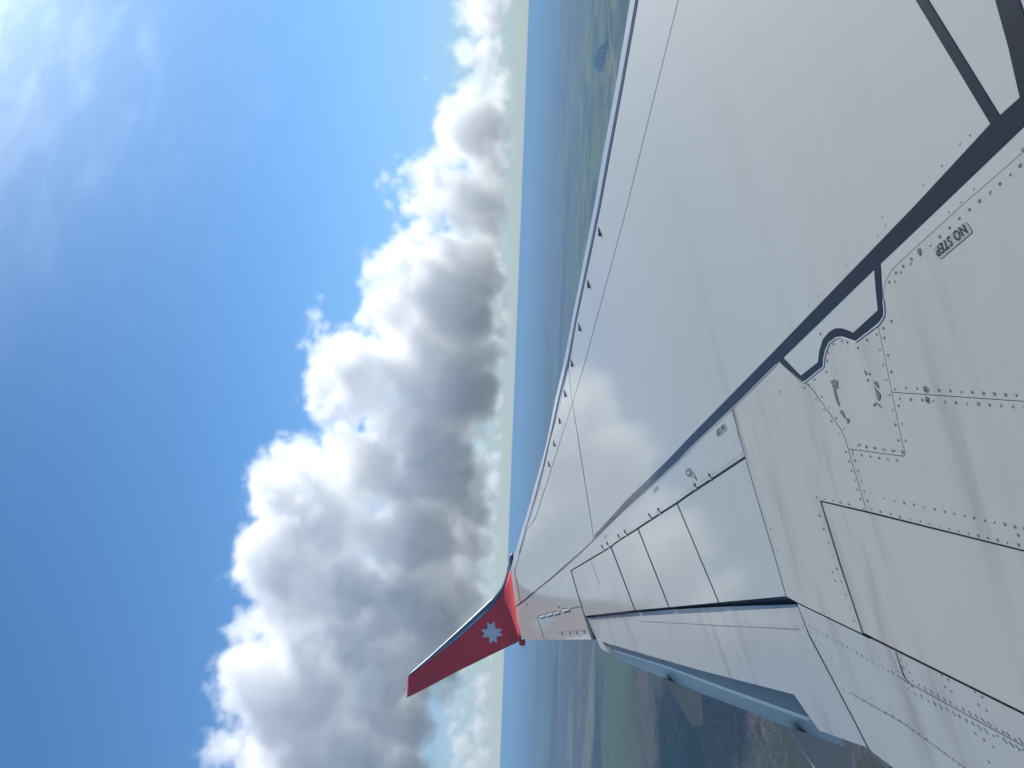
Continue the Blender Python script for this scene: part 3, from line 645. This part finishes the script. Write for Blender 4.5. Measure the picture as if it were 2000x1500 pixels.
def make_cloud(name, blobs, radii, vox, zlo, zfade, lump, soft, mat, seedvec=(0, 0, 0), label='', stretch=1.0, pad=None):
    P = np.array([b[0] for b in blobs]); cls = [b[2] for b in blobs]
    org = P.mean(0); P = P - org
    me = bpy.data.meshes.new(name); me.from_pydata([tuple(p) for p in P], [], [])
    at = me.attributes.new('rclass', 'INT', 'POINT'); at.data.foreach_set('value', cls)
    ob = bpy.data.objects.new(name, me); C.objects.link(ob); ob.location = org
    R = max(radii); pad = pad or R * .9
    lo = P.min(0) - R - pad * .4; hi = P.max(0) + R + pad * .4
    lo[2] = max(lo[2], zlo - org[2]); res = np.maximum(8, ((hi - lo) / np.array(vox)).astype(int))
    print(name, 'voxels', res, res.prod() / 1e6, 'M')
    nt = bpy.data.node_groups.new(name + '_nodes', 'GeometryNodeTree')
    nt.interface.new_socket('Geometry', in_out='INPUT', socket_type='NodeSocketGeometry')
    nt.interface.new_socket('Geometry', in_out='OUTPUT', socket_type='NodeSocketGeometry')
    gi = nt.nodes.new('NodeGroupInput'); go = nt.nodes.new('NodeGroupOutput')
    pos = nt.nodes.new('GeometryNodeInputPosition').outputs[0]
    wp = vmath(nt, 'ADD', pos, tuple(seedvec))
    F = None
    for k, r in enumerate(radii):
        na = nt.nodes.new('GeometryNodeInputNamedAttribute'); na.data_type = 'INT'; na.inputs['Name'].default_value = 'rclass'
        cp = nt.nodes.new('FunctionNodeCompare'); cp.data_type = 'INT'; cp.operation = 'EQUAL'
        nt.links.new(na.outputs[0], cp.inputs[2]); cp.inputs[3].default_value = k
        sp = nt.nodes.new('GeometryNodeSeparateGeometry'); sp.domain = 'POINT'
        nt.links.new(gi.outputs[0], sp.inputs['Geometry']); nt.links.new(cp.outputs[0], sp.inputs['Selection'])
        pr = nt.nodes.new('GeometryNodeProximity'); pr.target_element = 'POINTS'
        nt.links.new(sp.outputs[0], pr.inputs[0])
        f = fmath(nt, 'SUBTRACT', r, pr.outputs['Distance'])
        if F is None: F = f
        else: F = fmath(nt, 'SMOOTH_MAX', F, f, r * .3)
    def noise(scale, detail, rough, dim='3D'):
        n = nt.nodes.new('ShaderNodeTexNoise'); n.inputs['Scale'].default_value = scale
        n.inputs['Detail'].default_value = detail; n.inputs['Roughness'].default_value = rough
        nt.links.new(wp, n.inputs['Vector']); return n.outputs[0]
    def bill(scale, detail, rough, vec=wp):
        n = nt.nodes.new('ShaderNodeTexVoronoi'); n.feature = 'F1'; n.inputs['Scale'].default_value = scale
        n.inputs['Detail'].default_value = detail; n.inputs['Roughness'].default_value = rough
        nt.links.new(vec, n.inputs['Vector']); return n.outputs['Distance']
    nz = fmath(nt, 'SUBTRACT', noise(1 / (lump * 2.2), 7, .56), .5)
    warp = nt.nodes.new('ShaderNodeTexNoise'); warp.inputs['Scale'].default_value = 1 / (lump * .8); warp.inputs['Detail'].default_value = 3
    nt.links.new(wp, warp.inputs['Vector'])
    wv = vmath(nt, 'ADD', wp, vmath(nt, 'MULTIPLY', vmath(nt, 'SUBTRACT', warp.outputs['Color'], (.5, .5, .5)), (lump * .6,) * 3))
    bl = fmath(nt, 'SUBTRACT', .45, bill(1 / lump, 3, .5, wv))
    F = fmath(nt, 'ADD', F, fmath(nt, 'MULTIPLY', nz, lump * 2.4))
    F = fmath(nt, 'ADD', F, fmath(nt, 'MULTIPLY', bl, lump * .8))
    n2 = fmath(nt, 'SUBTRACT', noise(1 / (lump * .35), 5, .62), .5)
    F = fmath(nt, 'ADD', F, fmath(nt, 'MULTIPLY', n2, lump * .95))
    n3 = fmath(nt, 'SUBTRACT', noise(1 / (lump * .17), 3, .6), .5)
    F = fmath(nt, 'ADD', F, fmath(nt, 'MULTIPLY', n3, lump * .42))
    dn = fmath(nt, 'DIVIDE', F, soft, clamp=True)
    dn = fmath(nt, 'POWER', dn, 1.3)
    sx = nt.nodes.new('ShaderNodeSeparateXYZ'); nt.links.new(pos, sx.inputs[0])
    zz = fmath(nt, 'DIVIDE', fmath(nt, 'SUBTRACT', sx.outputs[2], zlo - org[2]), zfade, clamp=True)
    dn = fmath(nt, 'MULTIPLY', dn, zz)
    vc = nt.nodes.new('GeometryNodeVolumeCube')
    nt.links.new(dn, vc.inputs['Density']); vc.inputs['Background'].default_value = 0
    vc.inputs['Min'].default_value = tuple(lo); vc.inputs['Max'].default_value = tuple(hi)
    for s, v in zip(('Resolution X', 'Resolution Y', 'Resolution Z'), res): vc.inputs[s].default_value = int(v)
    sm = nt.nodes.new('GeometryNodeSetMaterial'); sm.inputs['Material'].default_value = mat
    nt.links.new(vc.outputs[0], sm.inputs[0]); nt.links.new(sm.outputs[0], go.inputs[0])
    md = ob.modifiers.new('volume', 'NODES'); md.node_group = nt
    me.materials.append(mat)
    return tag(ob, kind="stuff", label=label) if label else tag(ob, kind="stuff")
DCL = 9000.0
bank = [(890, -160), (895, 0), (900, 60), (880, 120), (884, 160), (867, 209), (830, 270), (783, 303), (793, 359), (767, 405), (788, 443), (760, 447), (727, 471),
        (723, 499), (732, 527), (699, 555), (690, 583), (690, 629), (650, 606), (629, 564), (601, 587), (583, 657), (604, 718), (611, 784), (620, 840),
        (632, 870), (560, 853), (500, 851), (478, 893), (490, 987), (455, 1075), (462, 1164), (474, 1197), (430, 1253), (394, 1285), (412, 1313), (432, 1360),
        (408, 1463), (380, 1700), (840, 1700), (838, 1420), (880, 1380), (965, 1250), (960, 1050), (962, 900), (972, 790), (988, 720), (1008, 650), (1018, 600), (1006, 550), (984, 520), (976, 500), (974, 250), (978, 130), (985, 90), (985, 0), (985, -160)]
cls = [(95, 190), (52, 680), (29, 1500), (15, 3200)]
bl = cloud_blobs(bank, DCL, 650, cls, 5)
tops = [[(892, 30), (885, 150), (862, 225), (828, 300), (800, 330), (770, 420), (800, 520), (760, 640), (990, 640), (990, -160), (900, -160)]]
for P_ in tops: bl += cloud_blobs(P_, DCL, 500, [(55, 0), (46, 90), (28, 380), (14, 500)], 21)
wisp = [(735, 240), (770, 250), (790, 300), (770, 400), (745, 400), (725, 340), (750, 300), (728, 270)]
bl += cloud_blobs(wisp, DCL, 200, [(99, 0), (99, 0), (99, 0), (13, 26)], 9)
bl += cloud_blobs([(806, 120), (835, 80), (856, 66), (850, 140), (828, 190)], DCL, 150, [(99, 0), (99, 0), (99, 0), (12, 14)], 4)
cloud_mat = cloud_material('cloud_vapour', 0.0052, .4)
far_mat = cloud_material('far_cloud_vapour', 0.003, .4)
if True:
    cl = make_cloud('clouds', bl, [c[0] * DCL / FPX for c in cls], (27, 36, 23), 45, 160, 330, 150, cloud_mat, (311, 77, 900), label='towering white and grey cumulus bank over the horizon')
    DF = 30000.0
    fb = [(948, -200), (960, 100), (955, 350), (950, 600), (955, 760), (945, 900), (935, 1000), (950, 1150), (945, 1300), (870, 1350), (862, 1500), (860, 1750), (968, 1750), (972, 1300), (985, 900), (988, 400), (995, -200)]
    fbl = cloud_blobs(fb, DF, 1500, [(26, 60), (13, 900), (7, 1500)], 8)
    cf = make_cloud('clouds', fbl, [c * DF / FPX for c in (26, 13, 7)], (90, 150, 55), 330, 200, 420, 300, far_mat, (31, 700, 90), label='thin line of distant cumulus low above the horizon')
# ------------------------------------------------------------------ land far below
GZ = -1600.0
def ground_pt(px, py):
    d = ray(px, py); t = GZ / d[2]; return d * t
bm = bmesh.new()
rings = [0, 1500, 3000, 6000, 12000, 24000, 50000, 100000, 200000, 300000]; seg = 96; prev = None
for r in rings:
    cur = [bm.verts.new((0, 0, GZ))] if r == 0 else [bm.verts.new((r * math.cos(2 * math.pi * k / seg), r * math.sin(2 * math.pi * k / seg), GZ)) for k in range(seg)]
    if prev:
        for k in range(seg):
            if len(prev) == 1: bm.faces.new((prev[0], cur[k], cur[(k + 1) % seg]))
            else: bm.faces.new((prev[k], cur[k], cur[(k + 1) % seg], prev[(k + 1) % seg]))
    prev = cur
me = bpy.data.meshes.new('ground'); bm.to_mesh(me); bm.free()
ground = bpy.data.objects.new('ground', me); C.objects.link(ground)
tag(ground, kind='structure', label='flat hazy countryside of fields, woods and painted cloud shadows reaching to the horizon', )
m, t, b = new_mat('countryside'); N = t.nodes; L = t.links; tc = N.new('ShaderNodeTexCoord')
def gn(scale, detail, rough, vec=(1, 1, 1), loc=(0, 0, 0), dist=0):
    mp = N.new('ShaderNodeMapping'); mp.inputs['Scale'].default_value = [v * scale for v in vec]; mp.inputs['Location'].default_value = loc
    L.new(tc.outputs['Object'], mp.inputs[0]); n = N.new('ShaderNodeTexNoise'); n.inputs['Scale'].default_value = 1
    n.inputs['Detail'].default_value = detail; n.inputs['Roughness'].default_value = rough; n.inputs['Distortion'].default_value = dist
    L.new(mp.outputs[0], n.inputs['Vector']); return n.outputs[0]
def ramp(v, stops):
    r = N.new('ShaderNodeValToRGB'); e = r.color_ramp.elements
    e[0].position, e[0].color = stops[0][0], (*stops[0][1], 1); e[1].position, e[1].color = stops[-1][0], (*stops[-1][1], 1)
    for p, c in stops[1:-1]: x = e.new(p); x.color = (*c, 1)
    L.new(v, r.inputs[0]); return r.outputs[0]
def mixc(f, a, b2, mode='MIX'):
    n = N.new('ShaderNodeMix'); n.data_type = 'RGBA'; n.blend_type = mode
    if isinstance(f, float): n.inputs[0].default_value = f
    else: L.new(f, n.inputs[0])
    L.new(a, n.inputs[6]); L.new(b2, n.inputs[7]); return n.outputs[2]
def thr(v, a, c): 
    r = N.new('ShaderNodeMapRange'); r.interpolation_type = 'SMOOTHSTEP'; r.inputs[1].default_value = a; r.inputs[2].default_value = c; L.new(v, r.inputs[0]); return r.outputs[0]
vo = N.new('ShaderNodeTexVoronoi'); mp = N.new('ShaderNodeMapping'); mp.inputs['Scale'].default_value = (1 / 900, 1 / 420, 0); mp.inputs['Rotation'].default_value = (0, 0, .5)
L.new(tc.outputs['Object'], mp.inputs[0]); L.new(mp.outputs[0], vo.inputs['Vector']); vo.inputs['Scale'].default_value = 1
sc = N.new('ShaderNodeSeparateColor'); L.new(vo.outputs['Color'], sc.inputs[0])
fields = ramp(sc.outputs[0], [(0, (.025, .05, .015)), (.3, (.05, .095, .025)), (.55, (.09, .12, .03)), (.8, (.13, .11, .06)), (1, (.045, .07, .03))])
wood_cloud_shade = ramp(gn(1 / 60, 5, .7), [(.3, (.018, .028, .016)), (.7, (.035, .05, .028))])  # woods, and cloud shadows painted into the land colour
scrub = ramp(gn(1 / 70, 8, .8), [(.36, (.015, .013, .014)), (.5, (.06, .048, .044)), (.64, (.17, .135, .12))])
big = thr(gn(1 / 5200, 5, .55, dist=.4), .46, .54)
c1 = mixc(big, fields, wood_cloud_shade)
town = thr(gn(1 / 3800, 4, .5, loc=(31, 8, 0)), .42, .52)
c2 = mixc(town, c1, scrub)
green = ramp(gn(1 / 30, 4, .7), [(.3, (.04, .06, .03)), (.7, (.07, .09, .04))])
pale = ramp(gn(1 / 500, 3, .6, vec=(1, .5, 1)), [(.3, (.085, .105, .045)), (.7, (.14, .14, .08))])
c2 = mixc(thr(gn(1 / 2600, 5, .6, vec=(.45, 1, 1), loc=(9, 4, 0)), .57, .6), c2, pale)
dk = ramp(gn(1 / 80, 3, .6), [(.3, (.012, .02, .02)), (.7, (.02, .03, .026))])  # far dark bands of cloud shadow and forest, put into the colour
c2 = mixc(thr(gn(1 / 4300, 6, .6, vec=(.4, 1, 1), loc=(77, 41, 0)), .54, .57), c2, dk)
c3 = mixc(thr(gn(1 / 7000, 4, .5, loc=(3, 77, 0)), .57, .62), c2, green)
def region(cx, cy, r, edge, nz_):
    vd = N.new('ShaderNodeVectorMath'); vd.operation = 'DISTANCE'; L.new(tc.outputs['Object'], vd.inputs[0]); vd.inputs[1].default_value = (cx, cy, GZ)
    ad = N.new('ShaderNodeMath'); ad.operation = 'MULTIPLY_ADD'; L.new(nz_, ad.inputs[0]); ad.inputs[1].default_value = edge * 4; L.new(vd.outputs['Value'], ad.inputs[2])
    return thr(ad.outputs[0], r + edge * 3, r + edge)
ga = ground_pt(1420, 1400); gb = ground_pt(1165, 120); nzr = gn(1 / 3000, 5, .6, vec=(.5, 1, 1))
heath = mixc(thr(gn(1 / 900, 5, .65, loc=(2, 9, 0)), .42, .6), scrub, wood_cloud_shade)
c3 = mixc(region(ga[0], ga[1], 4200, 1500, nzr), c3, heath)
c3 = mixc(region(gb[0], gb[1], 6500, 2200, nzr), c3, mixc(thr(gn(1 / 1500, 4, .6), .5, .56), fields, wood_cloud_shade))
L.new(c3, b.inputs['Base Color']); b.inputs['Roughness'].default_value = .95; b.inputs['Specular IOR Level'].default_value = .1
me.materials.append(m)
def flat(name, P, mat, lift, **props):
    V = [tuple(ground_pt(*p) + np.array((0, 0, lift))) for p in P]
    return obj(name, V, [list(range(len(V)))], mat, None, **props)
water = simple('lake_water', (.02, .04, .05), .9, ior=1.02)
flat('lake', [(1187.5, 62), (1184, 80), (1172, 90), (1163, 108), (1161, 128), (1167, 140), (1176, 140), (1181, 120), (1185, 104), (1189, 88)], water, .4, kind='structure', label='dark blue lake on the plain')
roadm = simple('pale_road', (.30, .29, .26), .9)
def strip(name, P, w_, mat, lift, **props):
    G = [ground_pt(*p) for p in P]; V = []
    for i, g in enumerate(G):
        a, b_ = G[max(0, i - 1)], G[min(len(G) - 1, i + 1)]; d = (b_ - a)[:2]; d = d / np.linalg.norm(d); nx = np.array((-d[1], d[0], 0)) * w_ / 2
        V += [tuple(g + nx + (0, 0, lift)), tuple(g - nx + (0, 0, lift))]
    return obj(name, V, [[2 * i, 2 * i + 1, 2 * i + 3, 2 * i + 2] for i in range(len(G) - 1)], mat, None, **props)
strip('road', [(1186.6, -60), (1187, 0), (1188.5, 50), (1191, 80), (1195.5, 105), (1198.5, 130), (1203, 165), (1207, 200)], 26, roadm, .8, kind='structure', label='pale road running straight across the plain')
strip('road', [(1170, -60), (1167, 0), (1164.5, 22), (1162.8, 40)], 34, roadm, .8, kind='structure', label='short pale road beyond the lake')
# buildings: small gabled blocks; the biggest are single things, the rest one far-off scatter
wallm = simple('white_roof_sheet', (.8, .8, .78), .35); tinm = simple('tin_roof', (.75, .73, .70), .4)
def house_mesh(w_, d_, h_):
    V = [(-w_, -d_, 0), (w_, -d_, 0), (w_, d_, 0), (-w_, d_, 0), (-w_, -d_, h_), (w_, -d_, h_), (w_, d_, h_), (-w_, d_, h_), (-w_, 0, h_ * 1.45), (w_, 0, h_ * 1.45)]
    return V, [[0, 1, 5, 4], [1, 2, 6, 9, 5], [2, 3, 7, 6], [3, 0, 4, 8, 7], [4, 5, 9, 8], [7, 8, 9, 6]]
V, F_ = house_mesh(.5, .5, 1)
hm = bpy.data.meshes.new('warehouse'); hm.from_pydata(V, [], F_); hm.materials.append(wallm)
big_ones = [(1086, 242, 60, 22, 12, 'large white shed gleaming alone in the blue distance'), (1094.5, 697, 60, 24, 9, 'white shed just beyond the leading edge, nearer of the pair'),
            (1096.5, 684, 30, 14, 8, 'small white shed beside the white shed beyond the leading edge'), (1024.6, 1274, 90, 30, 14, 'white building glinting just behind the winglet'),
            (1020.7, 1281, 40, 16, 10, 'smaller white building beside the glint behind the winglet'), (1081, 595, 30, 15, 8, 'white shed on the green strip beyond the leading edge')]
for px, py, a, b_, c_, lab in big_ones:
    g = ground_pt(px, py); o = bpy.data.objects.new('shed', hm); C.objects.link(o); o.location = g; o.scale = (a, b_, c_); tag(o, label=lab, category='shed', group='white sheds on the plain')
rg = random.Random(11); BV = []; BF = []
def town_pt(px, py, s=1.0):
    g = ground_pt(px, py); dist = np.linalg.norm(g); w_ = rg.uniform(7, 24) * s; d_ = rg.uniform(4, 9) * s; h_ = rg.uniform(3, 6) * s
    V, F_ = house_mesh(w_ / 1, d_, h_); a = rg.choice((0, .5, 1.57, 1.1)) + rg.uniform(-.1, .1); ca, sa = math.cos(a), math.sin(a); b0 = len(BV)
    for v in V: BV.append((g[0] + v[0] * ca - v[1] * sa, g[1] + v[0] * sa + v[1] * ca, g[2] + v[2]))
    for f in F_: BF.append([b0 + k for k in f])
for _ in range(150): town_pt(rg.gauss(1188, 9), rg.uniform(95, 290), .45)
for _ in range(60): town_pt(rg.gauss(1068, 5), rg.uniform(380, 760), .9)
for _ in range(160): town_pt(rg.gauss(1093, 4), rg.uniform(520, 740), .8)
for _ in range(70): town_pt(rg.gauss(1065, 4), rg.uniform(600, 780), .9)
for _ in range(120): town_pt(rg.uniform(1050, 1200), rg.uniform(0, 600), .5)
for _ in range(700): town_pt(rg.triangular(1180, 1560, 1380), rg.uniform(1255, 1500), .14)
for _ in range(500): town_pt(rg.gauss(1400 + rg.random() * 80, 35), rg.uniform(1340, 1500), .13)
for _ in range(70): town_pt(rg.gauss(1190, 14), rg.uniform(1300, 1500), .3)
obj('distant_town', BV, BF, tinm, None, kind='stuff', label='scatter of tiny pale houses over the plain')
# ------------------------------------------------------------------ air
hz = 320000; V = [(x, y, z) for z in (GZ - 1, 7.0) for x, y in ((-hz, -hz), (hz, -hz), (hz, hz), (-hz, hz))]
mh = bpy.data.materials.new('haze_air'); mh.use_nodes = True; t = mh.node_tree; t.nodes.clear()
o_ = t.nodes.new('ShaderNodeOutputMaterial'); v_ = t.nodes.new('ShaderNodeVolumePrincipled')
v_.inputs['Color'].default_value = (.36, .60, .86, 1); v_.inputs['Density'].default_value = 2.7e-5
t.links.new(v_.outputs[0], o_.inputs['Volume'])
obj('haze', V, [[3, 2, 1, 0], [4, 5, 6, 7], [0, 1, 5, 4], [1, 2, 6, 5], [2, 3, 7, 6], [3, 0, 4, 7]], mh, None, kind='stuff', label='blue haze over the plain')
